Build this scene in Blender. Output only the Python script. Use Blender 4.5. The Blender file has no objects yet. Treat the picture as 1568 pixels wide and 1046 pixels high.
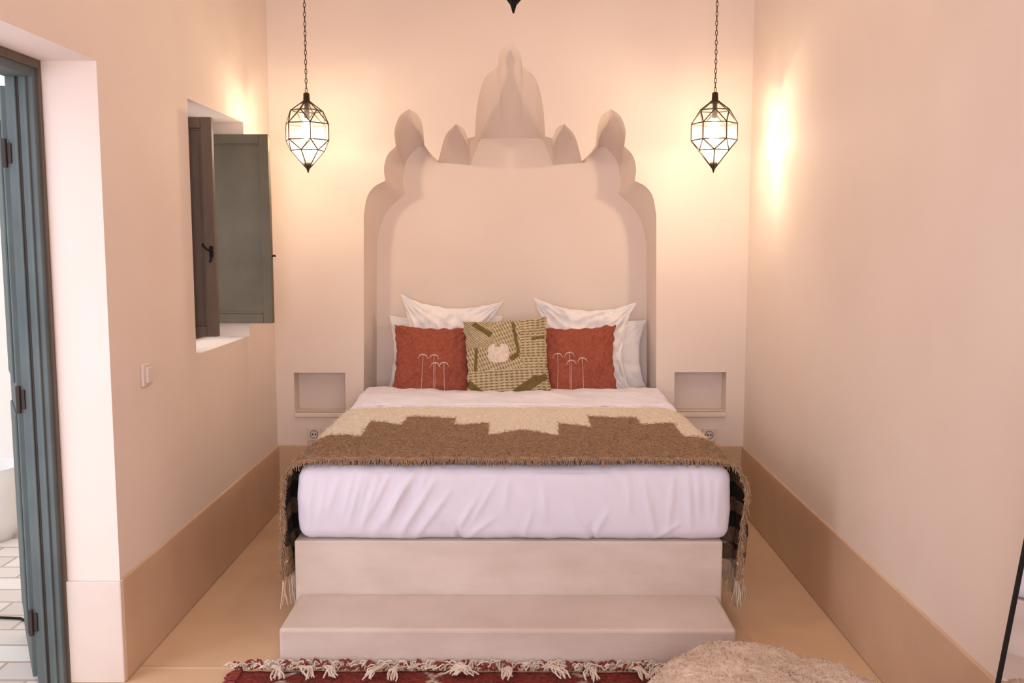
import bpy, bmesh, math, random
from mathutils import Vector, Matrix, noise
from mathutils.geometry import tessellate_polygon
random.seed(7)
C=bpy.context; S=C.scene
# ------------------------------------------------------------------ camera calibration
F=1450.0; TH=math.radians(6.14); PS=0.0076; CH=1.65
fw=Vector((-math.sin(PS)*math.cos(TH),math.cos(PS)*math.cos(TH),-math.sin(TH)))
rt=Vector((math.cos(PS),math.sin(PS),0)); up=rt.cross(fw)
def ray(px,py): return fw+rt*((px-784)/F)-up*((py-523)/F)
def atY(px,py,d):
    r=ray(px,py); k=d/r.y; return (r.x*k, CH+r.z*k)
def atZ(px,py,z):
    r=ray(px,py); k=(z-CH)/r.z; return (r.x*k,r.y*k)
cam=bpy.data.cameras.new('camera'); co=bpy.data.objects.new('camera',cam); C.collection.objects.link(co)
co.location=(0,0,CH); co.rotation_euler=(math.pi/2-TH,0,PS); cam.sensor_width=36; cam.lens=F/1568*36
cam.clip_start=0.05; S.camera=co
S.view_settings.view_transform='Standard'; S.view_settings.look='None'; S.view_settings.exposure=0.06

# ------------------------------------------------------------------ materials
def lin(c):
    r=[]
    for v in c:
        v/=255.0
        r.append(v/12.92 if v<=0.04045 else ((v+0.055)/1.055)**2.4)
    return r+[1.0]
def mat(name,c1,c2=None,scale=4,rough=0.8,bump=0.0,bscale=60,metal=0,attr=None,stretch=(1,1,1),sheen=0,spec=0.3,bdist=0.01):
    m=bpy.data.materials.new(name); m.use_nodes=True; nt=m.node_tree; N=nt.nodes; L=nt.links
    b=N['Principled BSDF']; b.inputs['Roughness'].default_value=rough; b.inputs['Metallic'].default_value=metal
    b.inputs['Specular IOR Level'].default_value=spec
    if sheen: b.inputs['Sheen Weight'].default_value=sheen
    tc=N.new('ShaderNodeTexCoord'); mp=N.new('ShaderNodeMapping'); mp.inputs['Scale'].default_value=stretch
    L.new(tc.outputs['Object'],mp.inputs['Vector'])
    n=N.new('ShaderNodeTexNoise'); n.inputs['Scale'].default_value=scale; n.inputs['Detail'].default_value=6
    L.new(mp.outputs[0],n.inputs['Vector'])
    r=N.new('ShaderNodeValToRGB'); r.color_ramp.elements[0].position=0.3; r.color_ramp.elements[1].position=0.7
    r.color_ramp.elements[0].color=lin(c1); r.color_ramp.elements[1].color=lin(c2 or c1)
    L.new(n.outputs['Fac'],r.inputs['Fac'])
    out=r.outputs['Color']
    if attr:
        a=N.new('ShaderNodeAttribute'); a.attribute_name=attr
        mx=N.new('ShaderNodeMix'); mx.data_type='RGBA'; mx.blend_type='MULTIPLY'; mx.inputs[0].default_value=1
        L.new(a.outputs['Color'],mx.inputs[6]); L.new(out,mx.inputs[7]); out=mx.outputs[2]
    L.new(out,b.inputs['Base Color'])
    if bump:
        n2=N.new('ShaderNodeTexNoise'); n2.inputs['Scale'].default_value=bscale; n2.inputs['Detail'].default_value=5
        L.new(mp.outputs[0],n2.inputs['Vector'])
        bp=N.new('ShaderNodeBump'); bp.inputs['Strength'].default_value=bump; bp.inputs['Distance'].default_value=bdist
        L.new(n2.outputs['Fac'],bp.inputs['Height']); L.new(bp.outputs[0],b.inputs['Normal'])
    return m
M={}
M['wall']=mat('plaster_wall',(231,214,201),(236,221,209),1.5,0.75,0.12,9)
M['ceil']=mat('plaster_ceiling',(240,230,222),None,2,0.9)
M['base']=mat('tadelakt_band',(202,168,138),(216,186,156),2.0,0.45,0.1,12)
M['baselt']=mat('tadelakt_band_light',(214,200,188),(224,210,198),2.5,0.5,0.1,12)
M['floor']=mat('tadelakt_floor',(208,174,138),(228,198,164),1.6,0.4,0.1,10)
M['plat']=mat('plaster_platform',(208,192,178),(224,210,199),3,0.6,0.15,14,stretch=(1,1,2.5))
M['sheet']=mat('white_cotton',(234,232,243),None,3,0.9,0.08,30,sheen=0.1)
M['pill']=mat('white_pillow_cotton',(242,238,237),None,3,0.9,0.08,30,sheen=0.1)
M['rust']=mat('rust_linen',(142,74,58),(162,92,72),60,0.95,0.35,300,bdist=0.002,spec=.1)
M['thread']=mat('embroidery_thread',(235,205,192),None,20,0.8)
M['weave']=mat('woven_cushion_fabric',(220,220,220),(255,255,255),80,0.95,0.6,160,attr='Col',bdist=0.006)
M['wool']=mat('wool_blanket',(206,206,206),(255,255,255),60,0.95,0.8,150,attr='Col',stretch=(1,2.5,1),sheen=0.05,bdist=0.008)
M['woolf']=mat('wool_fringe',(152,122,94),(196,166,134),60,0.95)
M['woolc']=mat('wool_fringe_cream',(240,226,204),None,60,0.95)
M['cream']=mat('cream_fringe',(206,188,168),(232,218,200),20,0.95)
M['rug']=mat('red_wool_rug',(170,170,170),(255,255,255),60,1,0.9,90,attr='Col',bdist=0.015)
M['redyarn']=mat('red_yarn',(135,60,52),None,20,1)
M['grey']=mat('grey_green_paint',(98,92,77),(110,103,87),5,0.6,0.05,40,spec=.15)
M['brown']=mat('brown_grey_wood',(98,85,74),(112,97,84),6,0.55,0.05,40,stretch=(4,4,.6),spec=.2)
M['blue']=mat('blue_grey_paint',(92,102,102),(104,114,113),5,0.6,0.05,40,spec=.15)
M['iron']=mat('black_iron',(30,27,25),None,5,0.5,metal=0.6)
M['bronze']=mat('bronze_frame',(80,64,46),(62,48,36),15,0.5,metal=0.5)
M['plastic']=mat('beige_plastic',(226,212,202),None,5,0.35)
M['dark']=mat('dark_recess',(60,52,48),None,5,0.6)
M['boucle']=mat('sheepskin_boucle',(206,180,156),(230,206,184),25,1,0.9,110,sheen=0.2,bdist=0.012)
M['ext']=mat('courtyard_plaster',(245,242,238),None,3,0.9)
M['pot']=mat('white_pot',(240,238,235),None,3,0.5)
m=bpy.data.materials.new('mirror_glass'); m.use_nodes=True; b=m.node_tree.nodes['Principled BSDF']
b.inputs['Metallic'].default_value=1; b.inputs['Roughness'].default_value=0.02; b.inputs['Base Color'].default_value=(.85,.85,.85,1); M['mirror']=m
m=bpy.data.materials.new('warm_bulb'); m.use_nodes=True; b=m.node_tree.nodes['Principled BSDF']
b.inputs['Emission Color'].default_value=(1,.88,.72,1); b.inputs['Emission Strength'].default_value=7; M['bulb']=m
m=bpy.data.materials.new('clear_lantern_glass'); m.use_nodes=True; nt=m.node_tree; N=nt.nodes; L=nt.links; N.remove(N['Principled BSDF'])
t=N.new('ShaderNodeBsdfTransparent'); tr=N.new('ShaderNodeBsdfTranslucent'); tr.inputs[0].default_value=(1,.97,.92,1)
g=N.new('ShaderNodeBsdfGlossy'); g.inputs['Roughness'].default_value=.05
x1=N.new('ShaderNodeMixShader'); x1.inputs[0].default_value=.045; L.new(t.outputs[0],x1.inputs[1]); L.new(tr.outputs[0],x1.inputs[2])
x2=N.new('ShaderNodeMixShader'); x2.inputs[0].default_value=.05; L.new(x1.outputs[0],x2.inputs[1]); L.new(g.outputs[0],x2.inputs[2])
L.new(x2.outputs[0],N['Material Output'].inputs[0]); M['lglass']=m
m=mat('courtyard_paving',(205,190,178),(232,222,212),2,0.7); nt=m.node_tree;N=nt.nodes;L=nt.links
br=N.new('ShaderNodeTexBrick'); br.inputs['Scale'].default_value=1.6; br.inputs['Color1'].default_value=lin((204,190,180)); br.inputs['Color2'].default_value=lin((232,224,216)); br.inputs['Mortar'].default_value=lin((186,164,148)); br.inputs['Mortar Size'].default_value=.012
tc=N.new('ShaderNodeTexCoord'); L.new(tc.outputs['Object'],br.inputs['Vector']); L.new(br.outputs['Color'],N['Principled BSDF'].inputs['Base Color']); M['pave']=m

# ------------------------------------------------------------------ mesh helpers
def empty(name,loc=(0,0,0)):
    e=bpy.data.objects.new(name,None); C.collection.objects.link(e); e.location=loc; e.empty_display_size=.1; return e
def link(name,me,mats,parent=None,smooth=False):
    o=bpy.data.objects.new(name,me); C.collection.objects.link(o)
    for mm in (mats if isinstance(mats,(list,tuple)) else [mats]): me.materials.append(mm)
    if smooth:
        me.polygons.foreach_set('use_smooth',[True]*len(me.polygons))
    if parent is not None:
        o.parent=parent; o.matrix_parent_inverse=Matrix.Translation(-Vector(parent.location))
    return o
def mesh(name,vs,fs,mats,parent=None,smooth=False,fix=False):
    me=bpy.data.meshes.new(name); me.from_pydata([tuple(v) for v in vs],[],fs); me.update()
    if fix:
        bm=bmesh.new(); bm.from_mesh(me); bmesh.ops.remove_doubles(bm,verts=bm.verts,dist=1e-5); bmesh.ops.recalc_face_normals(bm,faces=bm.faces); bm.to_mesh(me); bm.free()
    return link(name,me,mats,parent,smooth)
BOXF=[(0,3,2,1),(4,5,6,7),(0,1,5,4),(1,2,6,5),(2,3,7,6),(3,0,4,7)]
def boxes(name,lst,mats,parent=None,bevel=0,seg=2):
    vs=[];fs=[]
    for (x0,x1,y0,y1,z0,z1) in lst:
        n=len(vs); vs+=[(x0,y0,z0),(x1,y0,z0),(x1,y1,z0),(x0,y1,z0),(x0,y0,z1),(x1,y0,z1),(x1,y1,z1),(x0,y1,z1)]
        fs+=[tuple(n+i for i in f) for f in BOXF]
    o=mesh(name,vs,fs,mats,parent)
    if bevel:
        md=o.modifiers.new('bevel','BEVEL'); md.width=bevel; md.segments=seg; md.limit_method='ANGLE'
    return o
def curves(name,spl,rad,matl,parent=None,res=1):
    cu=bpy.data.curves.new(name,'CURVE'); cu.dimensions='3D'; cu.bevel_depth=rad; cu.bevel_resolution=res
    for pts in spl:
        s=cu.splines.new('POLY'); s.points.add(len(pts)-1)
        for i,p in enumerate(pts): s.points[i].co=(p[0],p[1],p[2],1)
    cu.materials.append(matl)
    o=bpy.data.objects.new(name,cu); C.collection.objects.link(o)
    if parent is not None: o.parent=parent; o.matrix_parent_inverse=Matrix.Translation(-Vector(parent.location))
    return o
def lathe(name,prof,c,matl,parent=None,n=24,smooth=True):
    vs=[];fs=[]
    for (r,z) in prof:
        for k in range(n):
            a=2*math.pi*k/n; vs.append((c[0]+r*math.cos(a),c[1]+r*math.sin(a),c[2]+z))
    for i in range(len(prof)-1):
        for k in range(n):
            fs.append((i*n+k,i*n+(k+1)%n,(i+1)*n+(k+1)%n,(i+1)*n+k))
    fs.append(tuple(range(n-1,-1,-1))); fs.append(tuple((len(prof)-1)*n+k for k in range(n)))
    return mesh(name,vs,fs,matl,parent,smooth)
def colattr(o,cols):
    a=o.data.color_attributes.new('Col','FLOAT_COLOR','POINT'); flat=[]
    for c in cols: flat+=list(c)
    a.data.foreach_set('color',flat)

XL,XR,YB,YR,H=-1.48,1.369,5.70,-1.3,4.0
YN=6.02
# ------------------------------------------------------------------ room shell
boxes('floor',[(XL-.32,XR+.2,YR-.2,YN+.2,-.1,0)],M['floor'])
boxes('trim_4',[(XL+.013,-.93,3.50,3.525,-.01,.003)],M['base'],None,.002)
boxes('ceiling',[(XL-.32,XR+.2,YR-.2,YN+.2,H,H+.1)],M['ceil'])
boxes('wall_right',[(XR,XR+.2,YR-.2,YN+.2,0,H)],M['wall'])
DY0,DY1,DZ=2.30,3.387,2.272
WY0,WY1,WZ0,WZ1=4.30,5.16,1.125,2.275
T=.32
boxes('wall_left',[(XL-T,XL,YR-.2,DY0,0,H),(XL-T,XL,DY0,DY1,DZ,H),(XL-T,XL,DY1,WY0,0,H),
  (XL-T,XL,WY0,WY1,0,WZ0),(XL-T,XL,WY0,WY1,WZ1,H),(XL-T,XL,WY1,YN+.2,0,H)],M['wall'])
boxes('wall_rear',[(XL,-1.0,YR-.2,YR,0,H),(.95,XR,YR-.2,YR,0,H),(-1.0,.95,YR-.2,YR,0,.8),(-1.0,.95,YR-.2,YR,2.9,H)],M['wall'])
rw=empty('added_rear_window',(0,YR-.1,.8))  # unseen window behind the camera, added as an opening for the fill light
boxes('frame',[(-1.0,-.94,YR-.14,YR-.08,.8,2.9),(.89,.95,YR-.14,YR-.08,.8,2.9),(-.94,.89,YR-.14,YR-.08,.8,.86),(-.94,.89,YR-.14,YR-.08,2.84,2.9),(-.05,.0,YR-.14,YR-.08,.86,2.84)],M['blue'],rw,.004)

# arched niche outline
segs=[([(557,690),(557,330)],[(577,690),(577,372)],2),
([(557,330),(562,302),(573,286),(590,277)],[(577,372),(584,342),(598,318),(620,297)],10),
([(590,277),(588,258),(593,238),(606,224)],[(620,297),(617,284),(617,272),(619,262)],10),
([(606,224),(604,200),(612,178),(626,167)],[(619,262),(622,248),(630,236),(640,226)],12),
([(626,167),(640,176),(647,192),(650,222)],[(640,226),(643,225),(646,225),(650,227)],12),
([(650,222),(658,234),(671,247)],[(650,227),(660,236),(671,248)],5),
([(671,247),(682,208),(698,190)],[(671,249),(684,250),(698,251)],8),
([(698,190),(710,197),(716,212)],[(698,251),(709,252),(720,253)],8),
([(716,212),(727,209)],[(720,253),(735,213)],3),
([(727,209),(731,160),(742,120),(762,102)],[(735,213),(745,212),(757,212),(768,212)],14),
([(762,102),(766,80),(781,63)],[(768,212),(775,212),(781,212)],10)]
def cr(P,t):
    n=len(P)-1
    if n==1: return (P[0][0]+(P[1][0]-P[0][0])*t,P[0][1]+(P[1][1]-P[0][1])*t)
    s=min(int(t*n),n-1); u=t*n-s
    p1=P[s];p2=P[s+1]
    p0=P[s-1] if s>0 else (2*p1[0]-p2[0],2*p1[1]-p2[1]); p3=P[s+2] if s+2<=n else (2*p2[0]-p1[0],2*p2[1]-p1[1])
    return tuple(.5*((2*p1[k])+(-p0[k]+p2[k])*u+(2*p0[k]-5*p1[k]+4*p2[k]-p3[k])*u*u+(-p0[k]+3*p1[k]-3*p2[k]+p3[k])*u**3) for k in (0,1))
O=[];I=[]
for (o,i,n) in segs:
    for k in range(n): O.append(cr(o,k/n)); I.append(cr(i,k/n))
O.append((781,63)); I.append((781,212))
Om=[(1562-p[0],p[1]) for p in O[:-1]][::-1]; Im=[(1567-p[0],p[1]) for p in I[:-1]][::-1]
I[-1]=(783,212)
O=O+Om; I=I+Im
Ow=[atY(p[0],p[1],YB) for p in O]; Iw=[atY(p[0],p[1],YN) for p in I]
zb=.38
Ow[0]=(Ow[0][0],zb);Ow[-1]=(Ow[-1][0],zb);Iw[0]=(Iw[0][0],zb);Iw[-1]=(Iw[-1][0],zb)
NL=(-1.372,-1.059,.60,.845); NR=(.944,1.258,.605,.85); ND=.13
outer=[(XL-.05,0),(XR+.05,0),(XR+.05,H),(XL-.05,H)]
def rect(n): return [(n[0],n[2]),(n[1],n[2]),(n[1],n[3]),(n[0],n[3])]
vs=[];fs=[]
polys=[outer,Ow[::-1],rect(NL)[::-1],rect(NR)[::-1]]
tri=tessellate_polygon([[Vector((p[0],p[1],0)) for p in q] for q in polys])
flat=[p for q in polys for p in q]; vs=[(p[0],YB,p[1]) for p in flat]; fs=[tuple(t) for t in tri]
def orient(vs,t):
    a,b,c=[Vector(vs[i]) for i in t]
    return t if (b-a).cross(c-a).y<0 else (t[0],t[2],t[1])
fs=[orient(vs,t) for t in fs]
nb=len(fs)
K=8; n=len(Ow); base=len(vs)
for k in range(K+1):
    t=k/K
    for j in range(n):
        vs.append((Ow[j][0]*(1-t)+Iw[j][0]*t,YB+(YN-YB)*(t**.85),Ow[j][1]*(1-t)+Iw[j][1]*t))
for k in range(K):
    for j in range(n-1):
        a=base+k*n+j; fs.append((a,a+n,a+n+1,a+1))
ls=len(fs)
base2=len(vs); vs+=[(p[0],YN,p[1]) for p in Iw]
tri=tessellate_polygon([[Vector((p[0],p[1],0)) for p in Iw]])
fs+=[orient(vs,tuple(base2+i for i in t)) for t in tri]
b3=len(vs); vs+=[(Ow[0][0],YB,zb),(Ow[-1][0],YB,zb),(Iw[-1][0],YN,zb),(Iw[0][0],YN,zb)]; fs.append((b3,b3+1,b3+2,b3+3))
for q in (NL,NR):
    r=rect(q); b=len(vs); vs+=[(p[0],YB,p[1]) for p in r]+[(p[0],YB+ND,p[1]) for p in r]
    for k in range(4): fs.append((b+k,b+(k+1)%4,b+4+(k+1)%4,b+4+k))
    fs.append((b+4,b+5,b+6,b+7))
wb=mesh('wall_back',vs,fs,M['wall'])
for i,p in enumerate(wb.data.polygons): p.use_smooth=(nb<=i<ls)
boxes('wall_back_outer',[(XL-.3,XR+.2,YN+.04,YN+.2,0,H)],M['wall'])
boxes('trim_1',[(NL[0],NL[1],YB-.012,YB+.02,NL[2]-.03,NL[2])],M['wall'],None,.006)
boxes('trim_2',[(NR[0],NR[1],YB-.012,YB+.02,NR[2]-.03,NR[2])],M['wall'],None,.006)
BH=.397
boxes('baseboard_back',[(XL,-.975,YB-.012,YB+.01,0,BH),(.86,XR,YB-.012,YB+.01,0,BH)],M['base'],None,.005)
boxes('baseboard_left',[(XL-.01,XL+.010,DY1+.001,YB,0,BH),(XL-.01,XL+.010,YR,DY0-.001,0,BH)],M['base'],None,.008,3)
boxes('baseboard_right',[(XR-.010,XR+.01,YR,YB,0,BH)],M['base'],None,.008,3)
boxes('baseboard_door',[(-1.685,XL+.006,DY1-.012,DY1+.01,0,BH-.005)],M['baselt'],None,.005)

# ------------------------------------------------------------------ door 1
d=empty('door_1',(-1.74,3.36,0))
fx0,fx1=-1.785,-1.687
boxes('frame',[(fx0,fx1,3.345,DY1,0,DZ),(fx0,fx1,DY0,DY0+.06,0,DZ),(fx0,fx1,DY0+.06,3.345,DZ-.06,DZ)],M['blue'],d,.004)
boxes('frame_stop',[(fx1-.004,fx1+.012,3.372,DY1,0,DZ),(fx1-.004,fx1+.012,DY0,3.372,DZ-.03,DZ)],M['brown'],d,.003)
boxes('frame_bead',[(fx0+.028,fx0+.04,3.336,3.35,0,DZ-.06),(fx1-.032,fx1-.02,3.334,3.35,0,DZ-.06)],M['blue'],d,.003)
boxes('frame_seam',[(fx0+.041,fx0+.047,3.343,3.35,0,DZ-.06)],M['dark'],d)
lf=boxes('leaf',[(0,.55,-.022,.022,.01,2.19)],M['blue'],None,.004)
lp=boxes('leaf_panels',[(.08,.47,-.03,-.02,.15,1.0),(.08,.47,-.03,-.02,1.12,2.08),(.08,.47,.02,.03,.15,1.0),(.08,.47,.02,.03,1.12,2.08)],M['blue'],None,.008)
for o in (lf,lp):
    o.location=(-1.812,3.41,0); o.rotation_euler=(0,0,math.atan2(.85,-.50))
    bpy.context.view_layer.update(); o.parent=d; o.matrix_parent_inverse=Matrix.Translation(-Vector(d.location))
hs=[]
for z in (.25,1.08,1.95):
    hs+=[(-1.80,-1.786,3.330,3.345,z-.05,z+.05),(-1.786,-1.772,3.338,3.346,z-.035,z+.035)]
boxes('hinges',hs,M['dark'],d,.002)
# ------------------------------------------------------------------ window 1 + shutters
w=empty('window_1',(-1.72,4.73,1.1))
wx0,wx1=-1.78,-1.72
boxes('frame',[(wx0,wx1,WY0,WY0+.05,WZ0,WZ1),(wx0,wx1,WY1-.05,WY1,WZ0,WZ1),(wx0,wx1,WY0+.05,WY1-.05,WZ0,WZ0+.05),(wx0,wx1,WY0+.05,WY1-.05,WZ1-.07,WZ1)],M['brown'],w,.004)
def shutter(name,hinge,end,m1,lat):
    hv=Vector(hinge);ev=Vector(end); Lh=(ev-hv).length; ang=math.atan2(ev.y-hv.y,ev.x-hv.x)
    e=empty(name,(hinge[0],hinge[1],1.2)); e.rotation_euler=(0,0,ang)
    z1=1.005; st=.05; t=.019
    def bx(n,l,m,bv=.003):
        o=boxes(n,l,m,None,bv); o.parent=e; return o
    bx('stiles',[(0,st,-t,t,0,z1),(Lh-st,Lh,-t,t,0,z1),(st,Lh-st,-t,t,0,st),(st,Lh-st,-t,t,z1-st,z1)],[m1])
    bx('panel',[(st-.004,Lh-st+.004,-.006,.006,st-.004,z1-st+.004)],[m1])
    bx('moulding',[(st,st+.010,-.012,.012,st,z1-st),(Lh-st-.010,Lh-st,-.012,.012,st,z1-st),(st+.010,Lh-st-.010,-.012,.012,st,st+.010),(st+.010,Lh-st-.010,-.012,.012,z1-st-.010,z1-st)],[m1])
    if lat:
        yy=-t
        pl=[(Lh-.012,yy-.002,.395),(Lh-.014,yy-.022,.40),(Lh-.03,yy-.028,.405),(Lh-.046,yy-.026,.42),(Lh-.05,yy-.024,.432)]
        pl2=[(Lh-.014,yy-.004,.40),(Lh-.016,yy-.01,.37),(Lh-.022,yy-.012,.345)]
        o=curves('latch',[pl,pl2],.005,M['iron'],None,2); o.parent=e
        bx('latch_plate',[(Lh-.026,Lh-.008,yy-.004,yy+.001,.37,.42)],[M['iron']],.002)
    else:
        o=curves('latch',[[(Lh,0,.36),(Lh+.012,0,.365),(Lh+.02,0,.36)]],.005,M['iron'],None,2); o.parent=e
    return e
shutter('window_shutter',(-1.70,4.385),(-1.405,4.40),M['brown'],True)
shutter('window_shutter',(-1.70,5.115),(-1.33,5.105),M['grey'],False)

# ------------------------------------------------------------------ wall fittings
sw=empty('light_switch',(XL,3.70,1.12))
boxes('plate',[(XL,XL+.012,3.655,3.745,1.075,1.165)],M['plastic'],sw,.004)
boxes('rocker',[(XL+.011,XL+.022,3.675,3.73,1.088,1.15)],M['plastic'],sw,.004)
for cx in (-1.254,1.159):
    e=empty('power_socket',(cx,YB,.466))
    boxes('plate',[(cx-.041,cx+.041,YB-.012,YB,.425,.507)],M['plastic'],e,.004)
    curves('socket_ring',[[(cx+.024*math.cos(a*.3927),YB-.013,.466+.024*math.sin(a*.3927)) for a in range(17)]],.0018,M['brown'],e,1)
    boxes('pins',[(cx-.013,cx-.005,YB-.015,YB-.011,.462,.471),(cx+.005,cx+.013,YB-.015,YB-.011,.462,.471)],M['dark'],e)

# ------------------------------------------------------------------ bed
bed=empty('bed',(-.045,4.8,0))
bc=-.045
boxes('platform',[(bc-.897,bc+.897,3.85,YB-.005,0,.395),(bc-.85,bc+.85,YB-.01,YN-.03,.381,.395)],M['plat'],bed,.012,3)
boxes('step',[(bc-.878,bc+.878,3.49,3.852,0,.165)],M['plat'],bed,.014,3)
def rbox(name,x0f,x1f,y0,y1,z0,z1,r,disp,matl,parent,sp=.016):
    hy,hz=(y1-y0)/2,(z1-z0)/2
    nx=int(1.8/sp);ny=int((y1-y0)/sp);nz=max(8,int((z1-z0)/sp)+4)
    W=1.8
    idx={};vs=[];fs=[]
    def V(i,j,k):
        key=(i,j,k)
        if key in idx: return idx[key]
        p=Vector((-W/2+W*i/nx,-hy+2*hy*j/ny,-hz+2*hz*k/nz)); h=Vector((W/2,hy,hz))
        q=Vector([max(-h[a]+r,min(h[a]-r,p[a])) for a in range(3)]); dd=p-q
        if dd.length>1e-9: nrm=dd.normalized(); p=q+nrm*r
        else: nrm=Vector((0,0,1))
        yw=(y0+y1)/2+p.y; f=(p.x+W/2)/W; xa=x0f(yw);xb=x1f(yw)
        P=Vector((xa+(xb-xa)*f,yw,(z0+z1)/2+p.z))
        P=P+disp(P,nrm)
        idx[key]=len(vs); vs.append(P); return idx[key]
    for i in range(nx):
        for j in range(ny):
            fs.append((V(i,j,nz),V(i+1,j,nz),V(i+1,j+1,nz),V(i,j+1,nz))); fs.append((V(i,j,0),V(i,j+1,0),V(i+1,j+1,0),V(i+1,j,0)))
        for k in range(nz):
            fs.append((V(i,0,k),V(i+1,0,k),V(i+1,0,k+1),V(i,0,k+1))); fs.append((V(i,ny,k),V(i,ny,k+1),V(i+1,ny,k+1),V(i+1,ny,k)))
    for j in range(ny):
        for k in range(nz):
            fs.append((V(0,j,k),V(0,j,k+1),V(0,j+1,k+1),V(0,j+1,k))); fs.append((V(nx,j,k),V(nx,j+1,k),V(nx,j+1,k+1),V(nx,j,k+1)))
    return mesh(name,vs,fs,matl,parent,True)
xl=lambda y:-.922
xr=lambda y:.878-(y-3.85)*.028
cre=[]
for (a,b_,c_,d_,wd,am) in [(640,718,570,822,6,.013),(622,740,588,812,4,.011),(665,735,608,826,6,.015),(690,750,632,828,5,.011),(556,724,534,805,4,.013),(580,730,552,815,4,.012),(543,722,528,790,4,.010),
   (600,718,560,800,4,.011),(735,755,690,826,5,.010),(760,735,722,800,5,.008),(520,730,500,790,6,.008),(1052,722,1058,812,5,.012),(1032,722,1022,815,4,.009),(985,735,1005,828,5,.010),(1068,722,1070,800,4,.009),(1085,730,1088,800,4,.007),
   (832,742,836,800,6,.007),(815,780,800,826,4,.007),(870,770,905,828,5,.009),(930,780,905,828,5,.008),(700,800,702,832,4,-.014),(905,800,908,834,4,-.014),(480,735,470,810,5,.008),(1098,740,1095,815,4,.008),
   (650,770,700,826,4,.008),(760,790,705,830,4,.008),(1040,800,1000,826,4,.007),(780,725,770,790,7,.006),(960,722,965,790,5,.007),(500,735,490,800,4,.007),(565,722,548,790,3,.008),(632,722,600,780,3,.008),(655,722,640,760,3,.007)]:
    A=atY(a,b_,3.85);B=atY(c_,d_,3.85); cre.append((Vector(A),Vector(B),wd/1450*3.3,am))
def mdisp(P,n):
    d=Vector((0,0,0))
    if n.y<-.3:
        v=0;p=Vector((P.x,P.z))
        for A,B,wd,am in cre:
            ab=B-A;t=max(0,min(1,(p-A).dot(ab)/ab.dot(ab)));q=A+ab*t;dist=(p-q).length
            if dist<wd*4: v+=am*math.exp(-(dist/wd)**2)*math.sin(math.pi*min(1,max(0,t*.85+.1)))
        v+=.007*noise.noise(Vector((P.x*7+P.z*9,P.z*2.5-P.x*1.5,3)))+.005*noise.noise(Vector((P.x*2.5,P.z*5,9)))+.003*noise.noise(Vector((P.x*22+P.z*16,P.z*8,2)))
        v+=.014*math.sin(math.pi*max(0,min(1,(P.z-.39)/.32)))
        d+=n*v
    if n.z>.5: d.z+=.008*noise.noise(Vector((P.x*3,P.y*3,1)))
    if abs(n.x)>.5: d+=n*(.006*noise.noise(Vector((P.x,P.y*6,P.z*4))))
    return d
rbox('mattress',xl,xr,3.85,5.66,.396,.712,.055,mdisp,M['sheet'],bed,.0105)
rbox('mattress_head',lambda y:-.90,lambda y:.80,5.5,YN-.03,.396,.711,.055,lambda P,n:Vector((0,0,0)),M['sheet'],bed,.02)
def ddisp(P,n):
    v=.016*noise.noise(Vector((P.x*4,P.y*5,5)))+.009*noise.noise(Vector((P.x*14,P.y*9,5)))+.004*noise.noise(Vector((P.x*10+P.y*20,P.y*8,8)))
    r=max(0,min(1,(P.y-5.0)/.4))
    return Vector((0,0,v*(1 if n.z>0 else 0)+(.028*r if n.z>0 else 0)))+Vector((n.x*.004,0,0))
rbox('duvet_fold',lambda y:-.925,lambda y:.85,5.0,5.66,.668,.738,.034,ddisp,M['sheet'],bed,.012)
curves('sheet_hem',[[(-.86+1.66*k/60,5.13+.006*math.sin(k*.4),.748+.012*noise.noise(Vector(((-.86+1.66*k/60)*4,5.13*5,5)))) for k in range(61)]],.006,M['sheet'],bed,2)

# ------------------------------------------------------------------ throw blanket
bl=empty('throw_blanket',(-.02,4.45,.74))
half=[(-.055,.22),(-.07,.40),(-.07,.58),(-.06,.66),(-.03,.712),(.03,.734),(.12,.741),(.3,.743)]
def path(y):
    Lx=-.922;Rx=xr(y)
    pts=[(Lx+a,z) for a,z in half]+[(Rx-a,z) for a,z in half[::-1]]
    seg=[0]
    for i in range(1,len(pts)): seg.append(seg[-1]+math.dist(pts[i],pts[i-1]))
    NN=460;out=[];j=0
    for i in range(NN+1):
        s=seg[-1]*i/NN
        while j<len(seg)-2 and seg[j+1]<s: j+=1
        u=(s-seg[j])/(seg[j+1]-seg[j]); out.append([pts[j][0]*(1-u)+pts[j+1][0]*u,pts[j][1]*(1-u)+pts[j+1][1]*u])
    for _ in range(16):
        out=[out[0]]+[[(out[i-1][0]+2*out[i][0]+out[i+1][0])/4,(out[i-1][1]+2*out[i][1]+out[i+1][1])/4] for i in range(1,NN)]+[out[-1]]
    return out
bnd=[atZ(a,b_,.745) for a,b_ in [(440,676),(505,665),(552,668),(568,645),(615,652),(624,640),(697,641),(694,652),(750,649),(748,667),(798,659),(855,667),(855,649),(905,655),(900,639),(975,641),(982,652),(1030,648),(1047,668),(1100,668),(1160,676)]]
poly=bnd+[(1.6,5.4),(-1.6,5.4)]
def inside(x,y):
    c=False;n=len(poly);j=n-1
    for i in range(n):
        xi,yi=poly[i];xj,yj=poly[j]
        if (yi>y)!=(yj>y) and x<(xj-xi)*(y-yi)/(yj-yi)+xi: c=not c
        j=i
    return c
BR=lin((160,126,94));CRM=lin((248,235,216));DK=lin((62,50,42))
y0b,y1b=3.862,5.055;NY=200
vs=[];fs=[];cols=[]
pa=path(y0b);pb=path(y1b);NN=460
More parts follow.
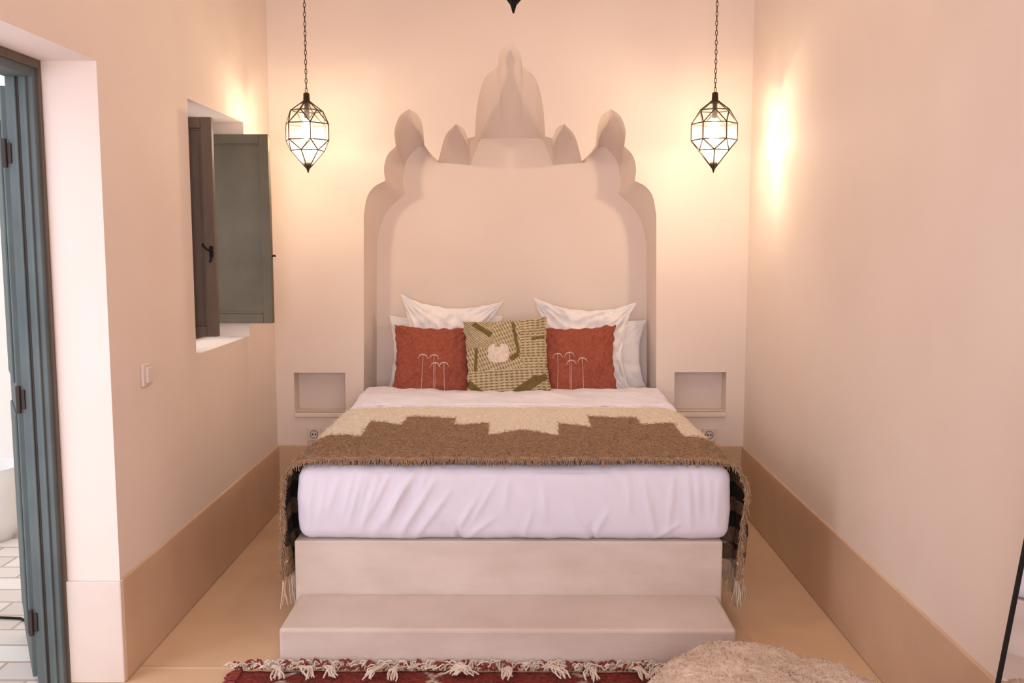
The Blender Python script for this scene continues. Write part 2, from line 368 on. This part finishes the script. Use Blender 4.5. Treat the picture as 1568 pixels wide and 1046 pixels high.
for j in range(NY+1):
    t=j/NY;y=y0b+(y1b-y0b)*t
    for i in range(NN+1):
        x=pa[i][0]*(1-t)+pb[i][0]*t; z=pa[i][1]*(1-t)+pb[i][1]*t
        hang=max(0,min(1,(.68-z)/.3)); sgn=-1 if i<NN/2 else 1
        x+=sgn*(hang*(.022*math.sin(y*17+z*4+sgn)+.012*math.sin(y*41+z*7))+hang*.012)
        if hang==0 or z>.7: z+=.006*noise.noise(Vector((x*5,y*5,0)))+.003*noise.noise(Vector((x*25,y*40,0)))
        ed=.014*noise.noise(Vector((x*9,z*9,4)))+.008*noise.noise(Vector((x*40,z*40,4)))
        yy=y+ed*(1-t)+hang*.025*math.sin(z*14+sgn*2)*(1-t)
        vs.append((x,yy,z))
        if hang>0.02:
            k=math.sin(z*45+2*math.sin(y*9)); c=BR if k>.1 else DK
            if z<.3: c=CRM if k>0 else BR
            if inside(x*.98,y) and y>4.7: c=CRM
        else: c=CRM if inside(x,y) else BR
        if c is CRM: q=1+.05*noise.noise(Vector((x*30,y*60,z*30)))
        else: q=1.0+.6*noise.noise(Vector((x*34,y*110,z*30)))+.45*noise.noise(Vector((x*120,y*60,z*90)))
        if t<.012: q*=1.35
        cols.append((c[0]*q*1.12,c[1]*q*1.12,c[2]*q*1.12,1))
for j in range(NY):
    for i in range(NN):
        a=j*(NN+1)+i; fs.append((a,a+1,a+NN+2,a+NN+1))
o=mesh('cloth',vs,fs,M['wool'],bl,True); colattr(o,cols)
md=o.modifiers.new('solid','SOLIDIFY'); md.thickness=.012; md.offset=0
sp=[]
for i in range(0,NN+1):
    v=vs[i]
    for q in range(6):
        l=random.uniform(.010,.038);dx=random.uniform(-.016,.016)
        x=v[0]+random.uniform(-.003,.003)
        sp.append([(x,v[1]+.003,v[2]+.003),(x+dx*.5,v[1]-.6*l,v[2]+random.uniform(-.002,.004)),(x+dx,v[1]-l*.8,v[2]-random.uniform(.0,.9)*l)])
curves('edge_fuzz',sp,.0012,M['woolf'],bl,0)
sp=[];sc=[]
for k in range(22000):
    v=Vector(vs[random.randrange(len(vs))])
    if v.z<.70: continue
    ins=inside(v.x,v.y)
    if ins and k%3: continue
    a=random.uniform(0,6.28);l=random.uniform(.008,.022)
    (sc if ins else sp).append([v+Vector((0,0,.005)),v+Vector((math.cos(a)*l*.5,math.sin(a)*l*.5,.013)),v+Vector((math.cos(a)*l,math.sin(a)*l,.010+random.uniform(0,.008)))])
curves('surface_fibres',sp,.0008,M['woolf'],bl,0)
curves('surface_fibres_cream',sc,.0007,M['woolc'],bl,0)
sp=[]
for j in range(0,NY+1,2):
    for e in (0,NN):
        v=vs[j*(NN+1)+e]
        for q in range(2):
            l=random.uniform(.09,.14);dx=random.uniform(-.02,.02);dy=random.uniform(-.015,.015)
            sp.append([(v[0],v[1],v[2]+.004),(v[0]+dx*.3,v[1]+dy*.5,v[2]-l*.5),(v[0]+dx,v[1]+dy,v[2]-l)])
curves('side_fringe',sp,.0026,M['cream'],bl,1)

# ------------------------------------------------------------------ pillows
def pillow(name,cx,cy,zb,w,h,t,lean,roll,matl,N=44,c=.07,seed=0,colf=None,wr=.006,pw=.42):
    vs=[];fs=[];cols=[]
    def P(u,v,s):
        th=(max(0,1-u*u)*max(0,1-v*v))**pw*t/2
        x=w/2*u*(1-c*(1-v*v)); z=h/2*v*(1-c*(1-u*u)*(1 if v>0 else .3))
        fd=min(1,th/.02)
        y=s*(th+wr*noise.noise(Vector((u*2.5+seed,v*2.5,s*3+seed)))*fd+wr*.6*noise.noise(Vector((u*7+seed,v*5,s)))*fd)
        y+=s*wr*.5*math.sin(10*math.atan2(abs(v)-1.05,abs(u)-1.05)*2+seed)*fd*max(0,abs(u*v)-.1)
        z+=.010*noise.noise(Vector((u*6,seed+v,1)))*abs(v)**6; x+=.010*noise.noise(Vector((v*6,seed+u,7)))*abs(u)**6
        return Vector((x,y,z))
    R=Matrix.Rotation(-lean,3,'X')@Matrix.Rotation(roll,3,'Y')
    org=Vector((cx,cy,zb+h/2*math.cos(lean)))
    g=lambda k:math.sin((k/N*2-1)*math.pi/2*.98)/math.sin(math.pi/2*.98)
    idx={}
    for s in (-1,1):
        for j in range(N+1):
            for i in range(N+1):
                if s==1 and (i in(0,N) or j in (0,N)): idx[(s,i,j)]=idx[(-1,i,j)];continue
                idx[(s,i,j)]=len(vs); u=g(i);v=g(j); vs.append(org+R@P(u,v,s))
                if colf: cols.append(colf(u,v))
    for s in (-1,1):
        for j in range(N):
            for i in range(N):
                f=(idx[(s,i,j)],idx[(s,i+1,j)],idx[(s,i+1,j+1)],idx[(s,i,j+1)])
                fs.append(f if s==-1 else f[::-1])
    top=empty(name,org)
    o=mesh('cover',vs,fs,matl,top,True)
    if colf: colattr(o,cols)
    return top,(lambda u,v,off: org+R@(P(u,v,-1)+Vector((0,-off,0))))
pillow('bed_pillow',-.465,5.935,.714,.72,.46,.09,.10,.0,M['pill'],c=.09,seed=2,wr=.02)
pillow('bed_pillow',.435,5.935,.714,.735,.44,.09,.10,.0,M['pill'],c=.12,seed=9,wr=.02)
pillow('euro_pillow',-.437,5.825,.714,.64,.585,.13,.13,.06,M['pill'],N=64,c=.23,seed=1,wr=.04,pw=.5)
pillow('euro_pillow',.393,5.825,.714,.64,.57,.13,.13,.05,M['pill'],N=64,c=.23,seed=5,wr=.04,pw=.5)
def palms(f,top,flip=1):
    sp=[]
    for (u,v) in [(-.24,.14),(.06,.14),(.34,-.08),(.10,-.10)] if flip==1 else [(-.52,.20),(-.20,.22),(.14,.04),(-.16,-.02)]:
        sp.append([f(u,v-(v+.86)*k/12,.0025) for k in range(13)])
        for a,l in [(.1,.13),(.7,.13),(1.2,.09),(1.95,.09),(2.45,.13),(3.04,.13)]:
            pts=[]
            for k in range(7):
                q=k/6; pts.append(f(u+math.cos(a)*l*q*1.1,v+l*(math.sin(a)*q*1.1-1.0*q*q),.003))
            sp.append(pts)
    curves('palm_embroidery',sp,.0012,M['thread'],top,1)
t1,f1=pillow('rust_cushion',-.52,5.66,.714,.49,.43,.15,.22,.03,M['rust'],N=60,c=.10,seed=3,wr=.014); palms(f1,t1,1)
t2,f2=pillow('rust_cushion',.345,5.66,.714,.49,.43,.15,.22,-.03,M['rust'],N=60,c=.10,seed=4,wr=.014); palms(f2,t2,-1)
OL=lin((124,104,58));CR=lin((212,194,162));MID=lin((168,150,108))
def pat(u,v):
    if abs((u+.2)/.26)**3+abs((v-.14)/.25)**3<1 and not (v>.30 and abs(u+.2)<.07): return lin((240,222,208))
    def band(u,v,x0,y0,x1,y1,wd):
        dx,dy=x1-x0,y1-y0;t=((u-x0)*dx+(v-y0)*dy)/(dx*dx+dy*dy)
        if t<0 or t>1:return False
        return math.hypot(u-x0-dx*t,v-y0-dy*t)<wd
    if band(u,v,.18,.95,.30,.1,.04) or band(u,v,.30,.1,.08,-.05,.06) or band(u,v,.1,-.95,.75,-.55,.12) or band(u,v,-1,-.55,-.55,-.95,.08) or band(u,v,.62,.45,.95,.5,.04) or band(u,v,-.75,.95,-.35,.62,.07) or band(u,v,-.74,.3,-.80,-.3,.04) or band(u,v,.7,-.6,.95,-.5,.08): return OL
    if v<-.3 or u>.35: r=math.sin(v*88)*.9+math.sin(u*50+(int(v*28)%2)*3.1)*.45
    elif u<-.3 and v>.3: r=math.sin((v+u)*88)
    else: r=math.sin((v*.4+u)*88)*.9+math.sin((v-u*.3)*50)*.4
    return OL if r>.75 else (MID if r>.2 else CR)
pillow('patterned_cushion',-.072,5.585,.714,.505,.475,.14,.22,-.06,M['weave'],N=190,c=.06,seed=6,colf=pat,wr=.014)

# ------------------------------------------------------------------ lanterns
def lantern(cx,cy,zt,s=1.0,power=18,body=None):
    body=body or M['bronze']
    top=empty('pendant_lantern',(cx,cy,zt))
    rings=[(.014,0,0),(.085,-.052,0),(.120,-.122,.5),(.120,-.208,.5),(.088,-.262,0),(.008,-.355,0)]
    n=6;P=[]
    for r,z,o_ in rings: P.append([Vector((cx+s*r*math.cos(2*math.pi*(k+o_)/n+.35),cy+s*r*math.sin(2*math.pi*(k+o_)/n+.35),zt+s*z)) for k in range(n)])
    E=[];vs=[p for R in P for p in R];fs=[];id=lambda a,k:a*n+k%n
    for a in (1,2,3,4):
        for k in range(n): E.append((P[a][k],P[a][(k+1)%n]))
    for k in range(n):
        E+= [(P[0][k],P[1][k]),(P[4][k],P[5][k]),(P[1][k],P[2][k]),(P[1][k],P[2][k-1]),(P[2][k],P[3][k]),(P[3][k],P[4][k]),(P[3][k-1],P[4][k])]
        fs+=[(id(0,k),id(0,k+1),id(1,k+1),id(1,k)),(id(1,k),id(1,k+1),id(2,k)),(id(1,k),id(2,k),id(2,k-1)),(id(2,k),id(2,k+1),id(3,k+1),id(3,k)),(id(3,k),id(4,k+1),id(4,k)),(id(3,k-1),id(3,k),id(4,k)),(id(4,k),id(4,k+1),id(5,k+1),id(5,k))]
    mesh('glass',vs,fs,M['lglass'],top)
    curves('wire_frame',[[a,b] for a,b in E],.0032*s,body,top,1)
    lathe('cap',[(.004,.045),(.016,.04),(.018,.0),(.026,-.004),(.03,-.014)],(cx,cy,zt),body,top,16)
    lathe('finial',[(.024*s,.035*s),(.02*s,.012*s),(.010*s,-.01*s),(.002*s,-.035*s)],(cx,cy,zt-.345*s),body,top,12)
    lathe('lamp_socket',[(.012,.11),(.014,.02)],(cx,cy,zt-.11*s),M['bronze'],top,12)
    lathe('bulb',[(.012,.04),(.016,.03),(.034,.0),(.040,-.02),(.032,-.05),(.008,-.068)],(cx,cy,zt-.14*s),M['bulb'],top,16)
    vs=[];fs=[];z=zt+.055;k=0
    while z<H-.05:
        nseg=12;rs=6
        for i in range(nseg):
            a=2*math.pi*i/nseg
            for j in range(rs):
                b=2*math.pi*j/rs;R=.0055+.002*math.cos(b);x=R*math.cos(a);zz=(.015+.002*math.cos(b))*math.sin(a);y=.002*math.sin(b)
                if k%2: x,y=y,x
                vs.append((cx+x,cy+y,z+zz))
        b0=k*nseg*rs
        for i in range(nseg):
            for j in range(rs):
                fs.append((b0+i*rs+j,b0+((i+1)%nseg)*rs+j,b0+((i+1)%nseg)*rs+(j+1)%rs,b0+i*rs+(j+1)%rs))
        k+=1;z+=.0245
    mesh('chain',vs,fs,body,top,True)
    lathe('ceiling_rose',[(.05,0),(.048,-.012),(.02,-.035),(.006,-.05)],(cx,cy,H),body,top,20)
    ld=bpy.data.lights.new('lantern_light','POINT'); ld.energy=power; ld.color=(1,.79,.55); ld.shadow_soft_size=.03
    lo=bpy.data.objects.new('lantern_light',ld); C.collection.objects.link(lo); lo.location=(0,0,-.23*s); lo.parent=top
lantern(-1.135,5.15,2.385,1,14)
lantern(1.04,5.15,2.385,1,15)
lantern(-.022,3.6,2.50+.492,1.35,13,M['iron'])

# ------------------------------------------------------------------ rug
rg=empty('red_rug',(-.1,2.7,0))
rx0,rx1,ry0,ry1=-1.06,.92,1.7,3.44
nx,ny=150,130;vs=[];fs=[];cols=[]
RD=lin((146,62,50));RC=lin((225,205,185))
for j in range(ny+1):
    for i in range(nx+1):
        x=rx0+(rx1-rx0)*i/nx;y=ry0+(ry1-ry0)*j/ny
        vs.append((x+.008*noise.noise(Vector((0,y*5,1))),y+.01*noise.noise(Vector((x*5,0,1))),.018+.004*noise.noise(Vector((x*6,y*6,0)))+.003*noise.noise(Vector((x*40,y*40,0)))))
        u=(x-rx0+.1)/.56;v=(y-ry0+.12)/.6; a=abs((u%1)-.5)+abs((v%1)-.5)
        c=RC if abs(a-.47)<.022 else RD
        cols.append(tuple(c))
for j in range(ny):
    for i in range(nx):
        a=j*(nx+1)+i;fs.append((a,a+1,a+nx+2,a+nx+1))
o=mesh('pile',vs,fs,M['rug'],rg,True);colattr(o,cols);md=o.modifiers.new('s','SOLIDIFY');md.thickness=.012;md.offset=-1
sp=[];sr=[]
x=rx0;k=0
while x<rx1:
    for row in range(2):
        (sp if (k+row)%2 or row else sr).append([(x,3.435+row*.018,.026+row*.008),(x+.008,3.445+row*.018,.032+row*.008),(x+.018,3.447+row*.018,.028+row*.008)])
    x+=.021;k+=1
for i in range(13):
    bx=rx0+.10+(rx1-rx0-.35)*i/12+random.uniform(-.05,.05);dr=random.uniform(-.9,.9)
    for q in range(12):
        l=random.uniform(.06,.11);d0=dr+random.uniform(-.25,.25)
        pts=[];ph=random.uniform(0,6);bb=bx+random.uniform(-.012,.012)
        for s in range(8):
            t=s/7;pts.append((bb+math.sin(d0)*l*t+.006*math.sin(ph+t*8),3.44-math.cos(d0)*l*t+.005*math.cos(ph+t*7),.034+.016*math.sin(math.pi*t)+random.uniform(-.002,.002)))
        sp.append(pts)
for i in range(480):
    bx=random.uniform(rx0-.03,rx1);ph=random.uniform(0,6);l=random.uniform(.010,.040)
    y0=random.uniform(3.435,3.462)
    (sp if random.random()<.8 else sr).append([(bx,y0,.026),(bx+.014*math.sin(ph),y0+.006*math.cos(ph),.028+l*.7),(bx+.028*math.sin(ph),y0+.010*math.cos(ph),.028+l*.8),(bx+.04*math.sin(ph+.4),y0+.012*math.cos(ph),.028+l*.4)])
for i in range(40):
    y=random.uniform(3.2,3.46);l=random.uniform(.02,.05);a=random.uniform(-.5,.5)
    sr.append([(rx0+.01,y,.022),(rx0-l*.5,y+a*l*.4,.02),(rx0-l,y+a*l,.008)])
curves('tassels',sp,.0032,M['cream'],rg,1); curves('edge_binding',sr,.0042,M['redyarn'],rg,1)

# ------------------------------------------------------------------ sheepskin pouf
PX,PY=.765,2.56
pf=empty('sheepskin_pouf',(PX,PY,0))
nu,nv=260,150;vs=[];fs=[]
for j in range(nv+1):
    ph=-math.pi/2+math.pi*j/nv
    for i in range(nu):
        a=2*math.pi*i/nu
        cx=abs(math.cos(ph))**.6;sz=math.copysign(abs(math.sin(ph))**.8,math.sin(ph))
        x=.41*cx*math.cos(a);y=.36*cx*math.sin(a);z=.215+.21*sz
        if z>.2: z+= -.07*(x/.40)*((z-.2)/.22)
        p=Vector((x,y,z));nn=Vector((x/.40,y/.36,(z-.215)/.2)).normalized()
        dsp=.018*noise.noise(p*5)+.009*noise.noise(p*14)+.007*abs(noise.noise(p*45))+.004*noise.noise(p*90)
        p+=nn*dsp*min(1,cx*4+.3)
        p.z=max(p.z,.032)
        vs.append((PX+p.x,PY+p.y,p.z))
for j in range(nv):
    for i in range(nu):
        fs.append((j*nu+i,j*nu+(i+1)%nu,(j+1)*nu+(i+1)%nu,(j+1)*nu+i))
mesh('sheepskin',vs,fs,M['boucle'],pf,True,fix=True)
sp=[]
for k in range(11000):
    i=random.randrange(len(vs))
    if vs[i][2]<.2: continue
    v=Vector(vs[i]);d0=(v-Vector((PX,PY,.12))).normalized();q=Vector((random.uniform(-1,1),random.uniform(-1,1),random.uniform(-1,1)))
    sp.append([v-d0*.003,v+d0*.003+q*.002,v+d0*.003+q*.005])
curves('wool_curls',sp,.0012,M['boucle'],pf,0)

# ------------------------------------------------------------------ leaning mirror
mr=empty('leaning_mirror',(1.2,1.95,0))
def lean(o):
    o.location=(1.14,1.95,.01); o.rotation_euler=(0,math.atan2(.215,1.6),0); o.parent=mr; o.matrix_parent_inverse=Matrix.Translation(-Vector(mr.location))
lean(boxes('frame',[(-.006,.012,-.35,-.342,0,1.6),(-.006,.012,.342,.35,0,1.6),(-.006,.012,-.342,.342,0,.008),(-.006,.012,-.342,.342,1.592,1.6)],M['iron'],None,.002))
lean(boxes('glass',[(0,.006,-.343,.343,.007,1.593)],M['mirror']))
lean(boxes('backing',[(.007,.011,-.343,.343,.007,1.593)],M['dark']))

# ------------------------------------------------------------------ courtyard outside the door
boxes('courtyard_ground',[(-9,XL-T,-3,6.3,-.12,-.02)],M['pave'])
boxes('wall_courtyard',[(-9,XL-T-.02,6.2,6.4,-.1,3.6),(-9.2,-9,-3,6.4,-.1,3.6)],M['ext'])
boxes('trim_3',[(-9,XL-T-.02,6.17,6.2,-.02,.16)],M['ext'],None,.01)
lathe('planter_pot',[(.13,0),(.17,.12),(.19,.3),(.2,.42),(.18,.42),(.16,.3)],(-2.98,5.15,-.02),M['pot'],None,28)
curves('floor_cable',[[(-2.9+.1*k,4.3-.05*k+.06*math.sin(k*1.1),-.012) for k in range(12)]],.006,M['iron'],None,2)

# ------------------------------------------------------------------ lights
W=bpy.data.worlds.new('sky'); S.world=W; W.use_nodes=True; bg=W.node_tree.nodes['Background']; bg.inputs[0].default_value=(.93,.94,1,1); bg.inputs[1].default_value=1.7
def area(name,loc,rot,sx,sy,p,col):
    l=bpy.data.lights.new(name,'AREA'); l.shape='RECTANGLE'; l.size=sx; l.size_y=sy; l.energy=p; l.color=col
    o=bpy.data.objects.new(name,l); C.collection.objects.link(o); o.location=loc; o.rotation_euler=rot; return o
area('rear_fill_light',(-.025,YR-.05,1.85),(math.radians(90),0,0),1.8,1.95,70,(.94,.875,1))  # added fill lamp behind the camera, brightens the whole room
area('door_daylight',(-1.92,2.75,1.2),(0,math.radians(-90),0),2.1,.7,9,(.76,.78,1))
area('window_daylight',(-1.9,4.73,1.7),(0,math.radians(-90),0),1.0,.75,2.5,(.88,.88,1))
